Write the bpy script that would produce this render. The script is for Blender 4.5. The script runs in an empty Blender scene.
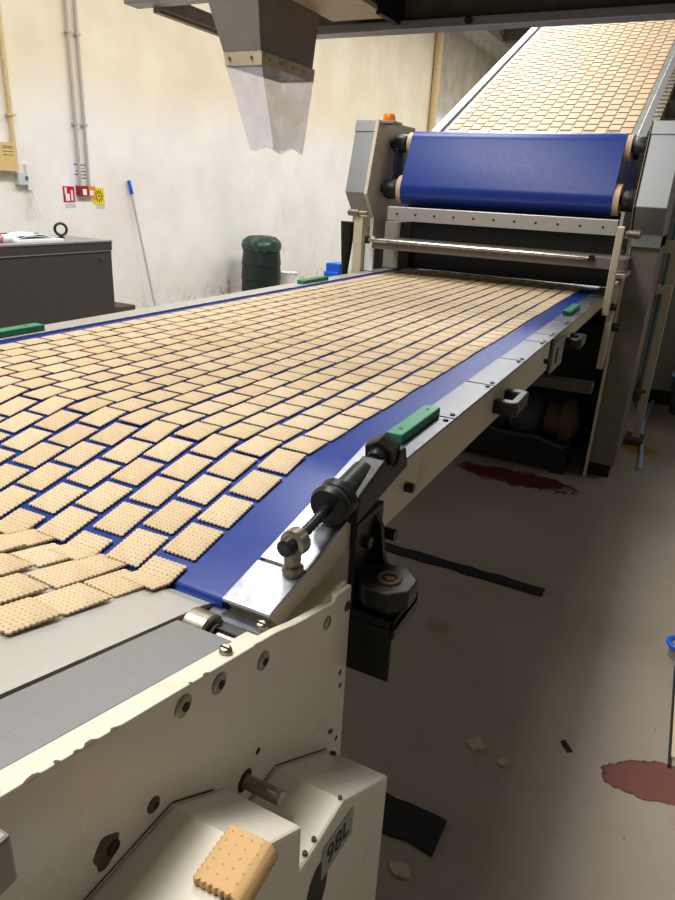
import bpy, bmesh, math, random
from mathutils import Vector, Matrix
R = random.Random(7)
sc = bpy.context.scene
COL = sc.collection
pi = math.pi
# ------------------------------------------------------------------ materials
def s2l(c):
    return tuple(((v/255)/12.92 if v/255 <= .04045 else ((v/255+.055)/1.055)**2.4) for v in c)
class NT:
    def __init__(s, name):
        s.m = bpy.data.materials.new(name); s.m.use_nodes = True
        s.t = s.m.node_tree; s.b = s.t.nodes['Principled BSDF']
    def n(s, typ, **k):
        o = s.t.nodes.new(typ)
        for a, v in k.items():
            if a in o.inputs.keys(): o.inputs[a].default_value = v
            else: setattr(o, a, v)
        return o
    def l(s, a, b): s.t.links.new(a, b)
    def ramp(s, fac, stops):
        r = s.n('ShaderNodeValToRGB'); e = r.color_ramp.elements
        while len(e) < len(stops): e.new(.5)
        for i, (p, c) in enumerate(stops):
            e[i].position = p; e[i].color = (*c, 1) if len(c) == 3 else c
        s.l(fac, r.inputs[0]); return r.outputs[0]
    def math(s, op, a, b=None, clamp=False):
        o = s.n('ShaderNodeMath', operation=op, use_clamp=clamp)
        for i, v in enumerate((a, b)):
            if v is None: continue
            if isinstance(v, (int, float)): o.inputs[i].default_value = v
            else: s.l(v, o.inputs[i])
        return o.outputs[0]
    def mix(s, fac, a, b, blend='MIX'):
        o = s.n('ShaderNodeMix', data_type='RGBA', blend_type=blend)
        for i, v in ((0, fac), (6, a), (7, b)):
            if isinstance(v, (int, float)): o.inputs[i].default_value = v
            elif isinstance(v, tuple): o.inputs[i].default_value = (*v, 1)
            else: s.l(v, o.inputs[i])
        return o.outputs[2]
    def noise(s, vec, scale, detail=4, rough=.55):
        o = s.n('ShaderNodeTexNoise', Scale=scale, Detail=detail, Roughness=rough)
        if vec is not None: s.l(vec, o.inputs['Vector'])
        return o.outputs[0]
def surf(name, rgb, rough=.5, metal=0, var=.12, nscale=30, dirt=None, dirt_amt=.5, dirt_scale=6, stretch=None, bump=0, coat=0, spec=None):
    t = NT(name); c = s2l(rgb)
    pos = t.n('ShaderNodeTexCoord').outputs['Object']
    if stretch:
        mp = t.n('ShaderNodeMapping'); mp.inputs['Scale'].default_value = stretch
        t.l(pos, mp.inputs['Vector']); v = mp.outputs[0]
    else: v = pos
    nz = t.noise(v, nscale)
    lo = tuple(x*(1-var) for x in c); hi = tuple(min(1, x*(1+var)) for x in c)
    col = t.ramp(nz, [(.3, lo), (.7, hi)])
    if dirt:
        d = t.noise(pos, dirt_scale, 8, .7)
        f = t.ramp(d, [(.55, (0,)*3), (.72, (dirt_amt,)*3)])
        col = t.mix(f, col, s2l(dirt))
    t.l(col, t.b.inputs['Base Color'])
    rr = t.math('ADD', t.math('MULTIPLY', nz, .2), rough-.1)
    t.l(rr, t.b.inputs['Roughness'])
    t.b.inputs['Metallic'].default_value = metal
    if coat: t.b.inputs['Coat Weight'].default_value = coat; t.b.inputs['Coat Roughness'].default_value = .1
    if spec is not None: t.b.inputs['Specular IOR Level'].default_value = spec
    if bump:
        bp = t.n('ShaderNodeBump', Strength=bump, Distance=.002); t.l(nz, bp.inputs['Height']); t.l(bp.outputs[0], t.b.inputs['Normal'])
    return t.m
M = {}
M['belt'] = surf('blue_belt', (25, 52, 130), .33, 0, .03, 60, spec=.27)
M['steel'] = surf('brushed_steel', (202, 199, 194), .42, .85, .1, 40, stretch=(60, 1.5, 1))
M['steel_x'] = surf('brushed_steel_across', (152, 152, 153), .38, .7, .1, 40, stretch=(1.5, 60, 1))
M['plate'] = surf('scratched_plate', (120, 121, 124), .38, .85, .2, 45, dirt=(95, 95, 100), dirt_amt=.55, dirt_scale=28, bump=.15)
M['lamp_lit_plate'] = surf('lamp_lit_scratched_plate', (172, 175, 180), .32, .85, .2, 45, dirt=(100, 102, 110), dirt_amt=.5, dirt_scale=28, bump=.15)  # lamp reflection on the nose plates put into a brighter plate colour
M['cream'] = surf('cream_paint', (206, 194, 166), .42, 0, .04, 8, dirt=(120, 100, 74), dirt_amt=.35, dirt_scale=9)
M['white'] = surf('white_machine_paint', (224, 216, 196), .3, 0, .03, 5, dirt=(150, 130, 100), dirt_amt=.25, dirt_scale=5)
M['grey_paint'] = surf('grey_machine_paint', (150, 145, 136), .42, .1, .06, 12, dirt=(90, 80, 66), dirt_amt=.35, dirt_scale=7)
M['column_paint'] = surf('brown_grey_machine_paint', (118, 109, 99), .42, .1, .06, 12, dirt=(80, 70, 58), dirt_amt=.35, dirt_scale=7)
M['silver_panel'] = surf('silver_panel', (152, 153, 153), .42, .6, .07, 25, stretch=(1, 1, 14))
M['black'] = surf('black_steel', (38, 36, 35), .42, .5, .25, 40, dirt=(74, 66, 58), dirt_amt=.4, dirt_scale=30)
M['dark_rail'] = surf('black_floor_steel', (15, 13, 12), .65, .1, .3, 40, dirt=(56, 42, 32), dirt_amt=.5, dirt_scale=25)
M['chrome'] = surf('worn_chrome', (176, 170, 160), .25, .95, .02, 60)
M['zinc'] = surf('zinc_fitting', (150, 142, 126), .34, .9, .2, 80)
M['dark'] = surf('dark_recess', (20, 18, 16), .7)
M['rust'] = surf('worn_rust', (92, 72, 52), .7, .3, .3, 60)
M['green'] = surf('green_plastic', (22, 122, 82), .38, 0, .08, 30)
M['blackplastic'] = surf('black_plastic', (24, 24, 25), .3, 0, .1, 20)
M['amber'] = surf('amber_lens', (240, 128, 20), .25, 0, .05)
M['beige_ring'] = surf('beige_hub', (196, 170, 138), .5, 0, .1, 40)
M['cabinet'] = surf('charcoal_laminate', (70, 66, 66), .45, .1, .12, 20, stretch=(1, 1, 12))
M['cabinet_top'] = surf('grey_steel_top', (170, 168, 164), .35, .6, .08, 30)
M['gantry'] = surf('brown_grey_steel', (92, 82, 70), .5, .25, .2, 14, dirt=(48, 40, 32), dirt_amt=.5, dirt_scale=12)
M['tray'] = surf('grimy_cream_tray', (186, 172, 146), .5, .1, .12, 16, dirt=(60, 46, 34), dirt_amt=.8, dirt_scale=18)
M['duct'] = surf('duct_steel', (140, 132, 123), .45, .5, .06, 12)
M['paper'] = surf('white_paper', (236, 236, 240), .7, 0, .02)
M['ink'] = surf('black_ink', (40, 40, 48), .8)
M['pink_ink'] = surf('pink_ink', (200, 120, 150), .8)
M['red'] = surf('red_sign', (196, 28, 34), .4, 0, .05)
M['darkred'] = surf('red_call_box', (150, 32, 26), .4, 0, .1)
M['orange'] = surf('orange_box', (226, 140, 44), .4, 0, .06)
M['yellow'] = surf('yellow_sign', (240, 208, 30), .4, 0, .04)
M['pipe'] = surf('grey_conduit', (188, 180, 172), .45, 0, .06, 20)
M['pipe_cream'] = surf('cream_conduit', (214, 190, 140), .5, 0, .08, 20)
M['tan_box'] = surf('tan_enclosure', (218, 188, 124), .5, 0, .05, 20)
M['greyblue'] = surf('grey_blue_box', (196, 206, 212), .45, 0, .04)
M['trunk'] = surf('white_trunking', (232, 228, 218), .5, 0, .03)
M['tank'] = surf('dark_green_plastic', (20, 34, 31), .4, 0, .25, 14, bump=.5)
M['tanklid'] = surf('green_lid', (34, 66, 54), .4, 0, .3, 24, dirt=(150, 170, 160), dirt_amt=.5, dirt_scale=14, bump=.6)
M['bluebox'] = surf('bright_blue_plastic', (20, 98, 214), .35, 0, .06)
M['whitebucket'] = surf('white_plastic', (232, 230, 226), .4, 0, .03)
M['broompole'] = surf('pale_pole', (206, 208, 212), .35, .3, .04)
M['teal'] = surf('teal_hose', (44, 96, 100), .45)
M['motor'] = surf('motor_casting', (66, 68, 68), .5, .3, .15, 30)  # shade beneath the belt is put into these motor colours
M['motorteal'] = surf('motor_teal', (34, 60, 60), .5, .1, .15, 30)
M['ochre'] = surf('ochre_casting', (84, 66, 36), .5, .1, .2, 30)
M['brownwood'] = surf('dark_brown_block', (74, 60, 48), .6)
M['ceil'] = surf('ceiling_grey', (120, 112, 100), .7, 0, .1, 4)
M['sticker'] = surf('grey_sticker', (150, 150, 140), .5, 0, .06, 40)
M['pinkish'] = surf('pink_marker', (206, 120, 124), .5)
M['gloss'] = surf('glossy_wall_sheet', (206, 194, 170), .2, 0, .2, 2.2, coat=.3)
M['blueglow'] = surf('pale_blue_glow', (150, 196, 236), .2, 0, .08, 3)  # bluish reflected light put into a flat pale colour
def clear_mat():
    t = NT('clear_vinyl')
    t.b.inputs['Base Color'].default_value = (.8, .78, .95, 1)
    t.b.inputs['Roughness'].default_value = .16
    lw = t.n('ShaderNodeTexCoord').outputs['Object']
    nz = t.noise(lw, 14, 5, .6)
    a = t.ramp(nz, [(.3, (.28,)*3), (.75, (.5,)*3)])
    t.l(a, t.b.inputs['Alpha'])
    return t.m
M['clear'] = clear_mat()
def biscuit_mat(name='baked_biscuit', tint=None, hp=.0072):
    t = NT(name)
    uv = t.n('ShaderNodeUVMap').outputs[0]
    sep = t.n('ShaderNodeSeparateXYZ'); t.l(uv, sep.inputs[0])
    def cell(o, pitch):
        f = t.math('FRACT', t.math('ADD', t.math('DIVIDE', o, pitch), 100.0))
        return t.math('MULTIPLY', t.math('SUBTRACT', f, .5), pitch)
    jn = t.n('ShaderNodeTexNoise', Scale=90.0); t.l(uv, jn.inputs['Vector']); js = t.n('ShaderNodeSeparateColor'); t.l(jn.outputs['Color'], js.inputs[0])
    jx = t.math('ADD', sep.outputs[0], t.math('MULTIPLY', js.outputs[0], .006)); jy = t.math('ADD', sep.outputs[1], t.math('MULTIPLY', js.outputs[1], .006))
    cx = cell(jx, hp); cy = cell(jy, hp)
    d = t.math('SQRT', t.math('ADD', t.math('MULTIPLY', cx, cx), t.math('MULTIPLY', cy, cy)))
    hole = t.ramp(t.math('MULTIPLY', d, 300.0), [(.16, (1,)*3), (.4, (0,)*3)])
    rnd = t.math('ADD', t.n('ShaderNodeObjectInfo').outputs['Random'], t.n('ShaderNodeNewGeometry').outputs['Random Per Island'])
    rnd = t.math('FRACT', rnd)
    base = t.ramp(rnd, [(0, s2l((208, 183, 143))), (.5, s2l((214, 191, 153))), (1, s2l((219, 199, 163)))])
    nz = t.noise(uv, 320, 5, .75)
    base = t.mix(t.ramp(nz, [(.38, (.6,)*3), (.62, (0,)*3)]), base, s2l((188, 156, 112)))
    base = t.mix(t.math('MULTIPLY', hole, .75), base, s2l((132, 98, 60)))
    if tint: base = t.mix(.75, base, s2l(tint))
    t.l(base, t.b.inputs['Base Color'])
    t.b.inputs['Roughness'].default_value = .6
    bp = t.n('ShaderNodeBump', Strength=.6, Distance=.0015)
    hh = t.math('SUBTRACT', t.math('MULTIPLY', nz, .35), hole)
    t.l(hh, bp.inputs['Height']); t.l(bp.outputs[0], t.b.inputs['Normal'])
    return t.m
M['biscuit'] = biscuit_mat()
M['loosebiscuit'] = biscuit_mat('shaded_golden_biscuit', (206, 158, 92), .0115)  # golden tint takes in the shade on the loose biscuit

def wall_mat():
    t = NT('stained_plaster')
    g = t.n('ShaderNodeNewGeometry').outputs['Position']
    sep = t.n('ShaderNodeSeparateXYZ'); t.l(g, sep.inputs[0]); z = sep.outputs[2]
    n1 = t.noise(g, .8, 5, .6)
    hz = t.math('ADD', z, t.math('MULTIPLY', t.math('SUBTRACT', n1, .5), 1.6))
    up = t.ramp(t.math('DIVIDE', hz, 4.0), [(.5, (0,)*3), (.64, (1,)*3)])
    n2 = t.noise(g, 1.6, 6, .6)
    upper = t.ramp(n2, [(.35, s2l((230, 214, 182))), (.65, s2l((242, 229, 202)))])
    lower = t.ramp(n2, [(.35, s2l((236, 229, 220))), (.65, s2l((246, 243, 238)))])
    col = t.mix(up, lower, upper)
    mp = t.n('ShaderNodeMapping'); mp.inputs['Scale'].default_value = (1, 1, .4); t.l(g, mp.inputs['Vector'])
    n3 = t.noise(mp.outputs[0], 3.0, 9, .72)
    chip = t.ramp(n3, [(.61, (0,)*3), (.655, (.8,)*3)])
    low = t.ramp(t.math('DIVIDE', z, 3.0), [(.0, (1,)*3), (.15, (.5,)*3), (.62, (0,)*3)])
    chip = t.math('MULTIPLY', chip, low)
    col = t.mix(chip, col, s2l((150, 134, 112)))
    n4 = t.noise(g, 7, 8, .8)
    foot = t.math('MULTIPLY', t.ramp(t.math('DIVIDE', z, 1.0), [(.05, (1,)*3), (.32, (0,)*3)]), t.ramp(n4, [(.5, (0,)*3), (.64, (.8,)*3)]))
    col = t.mix(foot, col, s2l((120, 100, 78)))
    t.l(col, t.b.inputs['Base Color']); t.b.inputs['Roughness'].default_value = .55
    bp = t.n('ShaderNodeBump', Strength=.15, Distance=.01); t.l(n3, bp.inputs['Height']); t.l(bp.outputs[0], t.b.inputs['Normal'])
    return t.m
M['wall'] = wall_mat()
def floor_mat():
    t = NT('worn_epoxy_floor')
    g = t.n('ShaderNodeNewGeometry').outputs['Position']
    n1 = t.noise(g, .9, 5, .6); n2 = t.noise(g, 9, 8, .7); n3 = t.noise(g, 45, 3, .5)
    col = t.ramp(n1, [(.3, s2l((148, 136, 120))), (.7, s2l((166, 155, 140)))])
    col = t.mix(t.ramp(n2, [(.56, (0,)*3), (.72, (.3,)*3)]), col, s2l((118, 100, 80)))
    col = t.mix(t.ramp(n3, [(.73, (0,)*3), (.75, (.8,)*3)]), col, s2l((84, 68, 52)))
    def patch(cx, cy, rx, ry, scale, amt, col_a, col_b, edge=.06, edge_rot=0):
        sep = t.n('ShaderNodeSeparateXYZ'); t.l(g, sep.inputs[0])
        px_ = t.math('SUBTRACT', sep.outputs[0], cx); py_ = t.math('SUBTRACT', sep.outputs[1], cy)
        ca, sa = math.cos(edge_rot), math.sin(edge_rot)
        dx = t.math('DIVIDE', t.math('ADD', t.math('MULTIPLY', px_, ca), t.math('MULTIPLY', py_, sa)), rx)
        dy = t.math('DIVIDE', t.math('SUBTRACT', t.math('MULTIPLY', py_, ca), t.math('MULTIPLY', px_, sa)), ry)
        d = t.math('ADD', t.math('MULTIPLY', dx, dx), t.math('MULTIPLY', dy, dy))
        nn = t.noise(g, scale, 6, .65)
        d = t.math('ADD', d, t.math('MULTIPLY', t.math('SUBTRACT', nn, .5), amt))
        inner = t.ramp(d, [(.82-edge, (1,)*3), (.84, (0,)*3)])
        rim = t.ramp(d, [(.86, (1,)*3), (.92, (0,)*3)])
        return inner, rim
    i, r = patch(.21, 1.69, .16, .078, 22, .9, 0, 0, .06, .38)
    col = t.mix(r, col, s2l((70, 42, 34))); col = t.mix(i, col, s2l((122, 74, 66)))
    i, r = patch(-.66, 3.66, .40, .13, 9, 2.4, 0, 0, .2)
    col = t.mix(i, col, s2l((92, 40, 30)))
    i, r = patch(-.09, 4.62, .14, .12, 8, 1.2, 0, 0, .3)
    col = t.mix(i, col, s2l((150, 118, 50)))
    i, r = patch(-.56, 2.05, .06, .05, 12, 1.0, 0, 0, .6)
    col = t.mix(t.math('MULTIPLY', i, .5), col, s2l((128, 96, 52)))
    t.l(col, t.b.inputs['Base Color'])
    t.l(t.math('ADD', t.math('MULTIPLY', n1, .15), .26), t.b.inputs['Roughness'])
    bp = t.n('ShaderNodeBump', Strength=.08, Distance=.01); t.l(n2, bp.inputs['Height']); t.l(bp.outputs[0], t.b.inputs['Normal'])
    return t.m
M['floor'] = floor_mat()
# ------------------------------------------------------------------ mesh builder
class MB:
    def __init__(s): s.v = []; s.f = []
    def add(s, vs, fs):
        k = len(s.v); s.v += [Vector(p) for p in vs]; s.f += [tuple(i+k for i in f) for f in fs]; return s
    def box(s, x0, x1, y0, y1, z0, z1, mat=None):
        vs = [Vector((x, y, z)) for z in (z0, z1) for y in (y0, y1) for x in (x0, x1)]
        if mat is not None: vs = [mat @ p for p in vs]
        return s.add(vs, [(0, 2, 3, 1), (4, 5, 7, 6), (0, 1, 5, 4), (2, 6, 7, 3), (0, 4, 6, 2), (1, 3, 7, 5)])
    def prism(s, poly, axis, a, b):
        n = len(poly)
        def mk(p, t):
            return {'X': (t, p[0], p[1]), 'Y': (p[0], t, p[1]), 'Z': (p[0], p[1], t)}[axis]
        vs = [mk(p, a) for p in poly]+[mk(p, b) for p in poly]
        fs = [tuple(range(n)), tuple(range(2*n-1, n-1, -1))]+[(i, n+i, n+(i+1) % n, (i+1) % n) for i in range(n)]
        return s.add(vs, fs)
    def loft(s, loops, caps=True):
        n = len(loops[0]); vs = [p for l in loops for p in l]; fs = []
        for k in range(len(loops)-1):
            for i in range(n):
                j = (i+1) % n; fs.append((k*n+i, k*n+j, (k+1)*n+j, (k+1)*n+i))
        if caps: fs += [tuple(range(n-1, -1, -1)), tuple(range((len(loops)-1)*n, len(loops)*n))]
        return s.add(vs, fs)
    def cyl(s, p0, p1, r0, r1=None, n=20, rot=0):
        return s.lathe(p0, p1, [(0, r0), (1, r0 if r1 is None else r1)], n, rot)
    def lathe(s, p0, p1, prof, n=24, rot=0):      # prof: (t along axis 0..1, radius)
        p0, p1 = Vector(p0), Vector(p1); d = (p1-p0).normalized()
        a = d.orthogonal().normalized() if abs(d.z) > .95 else d.cross(Vector((0, 0, 1))).normalized()
        b = d.cross(a)
        return s.loft([[p0.lerp(p1, t)+(a*math.cos(2*pi*i/n+rot)+b*math.sin(2*pi*i/n+rot))*max(r, 1e-4) for i in range(n)] for t, r in prof])
    def tube(s, pts, r, n=10):
        pts = [Vector(p) for p in pts]; loops = []; up = None
        for i, p in enumerate(pts):
            d = (pts[min(i+1, len(pts)-1)]-pts[max(i-1, 0)]).normalized()
            if up is None: up = d.orthogonal().normalized()
            a = (up-d*up.dot(d)).normalized(); up = a; b = d.cross(a)
            loops.append([p+(a*math.cos(2*pi*k/n)+b*math.sin(2*pi*k/n))*r for k in range(n)])
        return s.loft(loops)
    def torus(s, c, axis, R0, r, n=28, m=10):
        c = Vector(c); d = Vector(axis).normalized(); a = d.orthogonal().normalized(); b = d.cross(a); vs = []; fs = []
        for i in range(n):
            e = a*math.cos(2*pi*i/n)+b*math.sin(2*pi*i/n)
            for j in range(m):
                vs.append(c+e*(R0+r*math.cos(2*pi*j/m))+d*r*math.sin(2*pi*j/m))
        for i in range(n):
            for j in range(m):
                fs.append((i*m+j, ((i+1) % n)*m+j, ((i+1) % n)*m+(j+1) % m, i*m+(j+1) % m))
        return s.add(vs, fs)
ORG = {}
def worg(o): return ORG.get(o.name, Vector((0, 0, 0)))
def finish(me, smooth):
    bm = bmesh.new(); bm.from_mesh(me); bmesh.ops.recalc_face_normals(bm, faces=bm.faces); bm.to_mesh(me); bm.free()
    if smooth:
        me.polygons.foreach_set('use_smooth', [True]*len(me.polygons)); me.set_sharp_from_angle(angle=math.radians(smooth))
def obj(name, mb, mat, parent=None, bevel=0, smooth=35, label=None):
    vs = mb.v
    lo = Vector([min(p[i] for p in vs) for i in range(3)]); hi = Vector([max(p[i] for p in vs) for i in range(3)])
    c = Vector(((lo.x+hi.x)/2, (lo.y+hi.y)/2, lo.z if parent is None else (lo.z+hi.z)/2))
    me = bpy.data.meshes.new(name); me.from_pydata([p-c for p in vs], [], mb.f); me.materials.append(M[mat])
    finish(me, smooth)
    o = bpy.data.objects.new(name, me); COL.objects.link(o)
    ORG[o.name] = c
    if parent is not None: o.parent = parent; o.location = c-worg(parent)
    else: o.location = c
    if bevel:
        b = o.modifiers.new('bevel', 'BEVEL'); b.width = bevel; b.segments = 2; b.limit_method = 'ANGLE'; b.angle_limit = math.radians(40)
    if label: o['label'] = label
    return o
def thing(name, label, cat, loc, group=None):
    o = bpy.data.objects.new(name, None); COL.objects.link(o); o.location = loc; o.empty_display_size = .1
    ORG[o.name] = Vector(loc); return tag(o, label, cat, group)
def tag(o, label, cat, group=None):
    o['label'] = label; o['category'] = cat
    if group: o['group'] = group
    return o
def struct(name, mb, mat, **k):
    o = obj(name, mb, mat, **k); o['kind'] = 'structure'; return o
# ------------------------------------------------------------------ setting
WX = -5.8
struct('floor', MB().box(WX-.2, 4.5, -4, 26, -.1, 0), 'floor', smooth=0)
struct('wall_left', MB().box(WX-.2, WX, -4, 26, 0, 5.6), 'wall', smooth=0)
struct('wall_back', MB().box(WX, 4.5, 26, 26.2, 0, 5.6), 'wall', smooth=0)
struct('ceiling', MB().box(WX-.2, 4.5, -4, 26.2, 5.6, 5.75), 'ceil', smooth=0)
struct('trim_beam', MB().box(WX, WX+.35, 16.5, 26, 5.25, 5.6), 'cream', smooth=0)
struct('trim_panel', MB().box(WX, WX+.03, 15.7, 26, 2.1, 5.25), 'gloss', smooth=0)
struct('trim_glow_sheet', MB().box(WX, WX+.034, 15.7, 26, .4, 2.75), 'blueglow', smooth=0)  # bluish reflection on the wall panel, built as a coloured sheet
for k in range(4):
    b = MB().box(WX+.35, 4.4, 17.2+2*k, 17.5+2*k, 5.3, 5.6)
    struct('trim_joist', b, 'ceil', smooth=0)
p = obj('vertical_pipe', MB().cyl((WX+.09, 15.35, 0), (WX+.09, 15.35, 5.6), .08, n=16), 'pipe_cream')
tag(p, 'thick cream vertical pipe on the wall behind the machine', 'pipe')
# ------------------------------------------------------------------ camera numbers (also used to choose which biscuits show largest)
F_PX, YAW, PIT, ROL, CZ = 667.8, -.45955931, -.36607069, .05360686, 1.48
fw = Vector((math.sin(YAW)*math.cos(PIT), math.cos(YAW)*math.cos(PIT), math.sin(PIT)))
r0 = Vector((math.cos(YAW), -math.sin(YAW), 0)); u0 = r0.cross(fw)
cr = r0*math.cos(ROL)+u0*math.sin(ROL); cu = -r0*math.sin(ROL)+u0*math.cos(ROL)
CP = Vector((0, 0, CZ))
def px(P):
    d = Vector(P)-CP; w = d.dot(fw); return 337.5+F_PX*d.dot(cr)/w, 450-F_PX*d.dot(cu)/w
cam = bpy.data.cameras.new('camera'); co = bpy.data.objects.new('camera', cam); COL.objects.link(co)
mt = Matrix((cr, cu, -fw)).transposed().to_4x4(); mt.translation = CP; co.matrix_world = mt
cam.sensor_fit = 'HORIZONTAL'; cam.sensor_width = 36; cam.lens = F_PX*36/675; cam.clip_start = .02
sc.camera = co
# ------------------------------------------------------------------ belt conveyor
BL, BR = -1.617, -.437          # belt edges
YB, ZB = .907, 1.06             # where the nose starts to dip, belt height
TH = math.radians(11); PH = math.radians(14)
NE = .335                       # nose length
def nose(s, up=0):              # s: distance past the bend, towards the outfeed
    return Vector((0, YB-s*math.cos(TH)-up*math.sin(TH), ZB-s*math.sin(TH)+up*math.cos(TH)))
IY, IZ = .575, .9935            # foot of the rising outfeed plate
def incl(s, up=0):              # s: distance up the outfeed plate, towards us
    return Vector((0, IY-s*math.cos(PH)+up*math.sin(PH)*-1, IZ+s*math.sin(PH)+up*math.cos(PH)))
cv = thing('belt_conveyor', 'long blue belt conveyor carrying rows of biscuits towards the camera', 'conveyor', (-1.03, 2.2, 0))
pts = [(6.2, ZB), (YB+.05, ZB)]
for k in range(5): pts.append((YB+.05-.1*k/4*.98, ZB-.0048*(k/4)**2*2))
pts.append((nose(NE-.01).y, nose(NE-.01).z))
c0 = nose(NE-.01, -.013)
for k in range(1, 7):
    a = pi/2+TH+k/6*(pi-.3); pts.append((c0.y+.013*math.cos(a), c0.z+.013*math.sin(a)))
pts += [(YB, ZB-.04), (6.2, ZB-.04)]
obj('belt', MB().prism(pts, 'X', BL, BR), 'belt', cv, smooth=30)
obj('return_belt', MB().prism([(2.6, .80), (6.2, .80), (6.2, .93), (2.6, .93), (2.55, .90), (2.55, .83)], 'X', BL+.05, -.50), 'belt', cv)
# side beams
def beam(x0, x1):
    n0 = nose(NE-.005); mb = MB()
    mb.prism([(n0.y, n0.z-.005), (n0.y+.02, n0.z-.03), (.78, .985), (.92, .962), (2.33, .955), (2.33, ZB), (YB, ZB)], 'X', x0, x1)
    mb.box(x0, x1-.012 if x1 > -1 else x1, 2.36, 4.6, .985, ZB)
    return mb
obj('side_beam', beam(-.434, -.368), 'cream', cv, .002, 0)
obj('side_beam', beam(-1.69, -1.622), 'cream', cv, .002, 0)
# deck plates, right-hand side
ys = [.99, 1.265, 1.575, 1.895, 2.215, 2.37, 2.66, 2.94, 3.3, 3.65, 4.1]
for a, b in zip(ys, ys[1:]):
    obj('deck_plate', MB().box(-.436, -.364, a+.0035, b-.0035, ZB, ZB+.005), 'plate', cv, .001, 0)
    s_ = MB()
    for q in (a+.022, b-.022): s_.cyl((-.376, q, ZB+.004), (-.376, q, ZB+.008), .0065, .005, 12)
    obj('deck_screw', s_, 'black', cv)
def nplate(s0, s1, x0=-.436, x1=-.364, lift=.0):
    mb = MB(); q = [nose(s0, lift), nose(s1, lift), nose(s1, lift+.006), nose(s0, lift+.006)]
    return mb.prism([(p.y, p.z) for p in q], 'X', x0, x1)
obj('deck_plate', nplate(-.085, .085), 'plate', cv, .001, 0)
obj('deck_plate', nplate(.087, .247), 'lamp_lit_plate', cv, .001, 0)
obj('deck_plate', nplate(.253, .335), 'lamp_lit_plate', cv, .0015, 0)
lp = MB().box(-1.70, -1.619, .0+.58, 4.0, ZB, ZB+.006)
obj('rail_cover', lp, 'steel', cv, .001, 0)
# green wear blocks
for x0, x1, a, b in ((-.430, -.396, 1.06, 1.265), (-.430, -.396, 2.86, 3.11), (-1.672, -1.632, 1.02, 1.34), (-1.672, -1.632, 2.84, 3.09)):
    g = obj('guide_block', MB().box(x0, x1, a, b, ZB+.005, ZB+.024), 'green', cv, .003, 0, label='green plastic guide block')
    h = MB()
    for q in (.15, .85): h.cyl(((x0+x1)/2, a+(b-a)*q, ZB+.023), ((x0+x1)/2, a+(b-a)*q, ZB+.0246), .004, n=10)
    obj('block_screw', h, 'dark', g)
# pull handles on the side of the beam
for y0, z in ((1.60, 1.005), (2.62, 1.0)):
    h = MB(); x0, x1 = -.368, -.308
    prof = [(x0, y0), (x1-.012, y0-.006), (x1, y0+.006), (x1, y0+.129), (x1-.012, y0+.141), (x0, y0+.135), (x0, y0+.107), (x1-.022, y0+.107), (x1-.022, y0+.028), (x0, y0+.028)]
    h.prism(prof, 'Z', z-.018, z+.018)
    hh = obj('pull_handle', h, 'blackplastic', cv, .004, 0, label='black pull handle')
# joint in the beam
obj('joint_plate', MB().box(-.372, -.362, 2.31, 2.345, .95, 1.056), 'black', cv, 0, 0)
jp = obj('joint_cover', MB().box(-.37, -.362, 2.37, 2.58, .93, 1.035), 'grey_paint', cv, .002, 0)
obj('joint_slot', MB().box(-.363, -.3605, 2.42, 2.46, .955, 1.01), 'dark', jp, 0, 0)
for y0, z in ((1.02, 1.005), (2.24, 1.0)):
    obj('beam_bolt', MB().cyl((-.37, y0, z), (-.352, y0, z), .009, n=6), 'black', cv)
for y0 in (.93, 5.2):
    for x0 in (-1.60, -.95):
        obj('support_leg', MB().box(x0-.03, x0+.03, y0-.03, y0+.03, 0, .98), 'cream', cv, .003, 0)
obj('cross_rail', MB().box(-1.66, -.30, 3.26, 3.33, .655, .705), 'gantry', cv, .002, 0)  # cream rail coloured darker to carry the shade under the belt
# belt tensioner on the nose
tn = obj('tensioner_block', MB().prism([(.785, 1.035), (.98, 1.062), (.965, 1.10), (.94, 1.102), (.93, 1.084), (.90, 1.084), (.88, 1.105), (.79, 1.078)], 'X', -.392, -.352), 'black', cv, .003, 0, label='black belt tensioner bracket')
A0 = Vector((-.382, .668, 1.057)); A1 = Vector((-.380, .955, 1.10)); dv = (A1-A0).normalized()
at = lambda d: A0+dv*d
def axis_part(name, d0, d1, prof, mat, n=24, rot=0):
    return obj(name, MB().lathe(at(d0), at(d1), prof, n, rot), mat, tn)
axis_part('threaded_rod', .012, .285, [(0, .0078)]+[(k/60, .0078 if k % 2 else .0068) for k in range(1, 60)]+[(1, .0078)], 'black', 12)
axis_part('flange_washer', .083, .098, [(0, .028), (.5, .0315), (1, .03)], 'black', 32)
axis_part('flange_washer', .102, .116, [(0, .029), (1, .031)], 'black', 32)
axis_part('sleeve', .116, .195, [(0, .019), (1, .019)], 'black', 28)
axis_part('lock_nut', .235, .25, [(0, .013), (.6, .016), (1, .016)], 'black', 20)
axis_part('hex_nut', .25, .285, [(0, .026), (.08, .028), (.92, .028), (1, .026)], 'black', 6, pi/6)
ax_ = Vector((-.08, -.99, .02)).normalized(); ec = at(-.004)
re = MB().lathe(ec-ax_*.012, ec+ax_*.012, [(0, .012), (.15, .0185), (.85, .0185), (1, .012)], 24)
obj('rod_end', re, 'zinc', tn)
obj('rod_end_bolt', MB().lathe(ec+ax_*.027, ec+ax_*.008, [(0, .006), (.02, .0085), (.1, .0115), (.6, .0125), (1, .0125)], 20), 'black', tn)
b0 = Vector((-.378, .652, 1.012)); b1 = at(-.012)
obj('post', MB().lathe(b0, b1, [(0, .0105), (.18, .0105), (.2, .0145), (.34, .0145), (.36, .0105), (.8, .012), (1, .012)], 20), 'zinc', tn)
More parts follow.
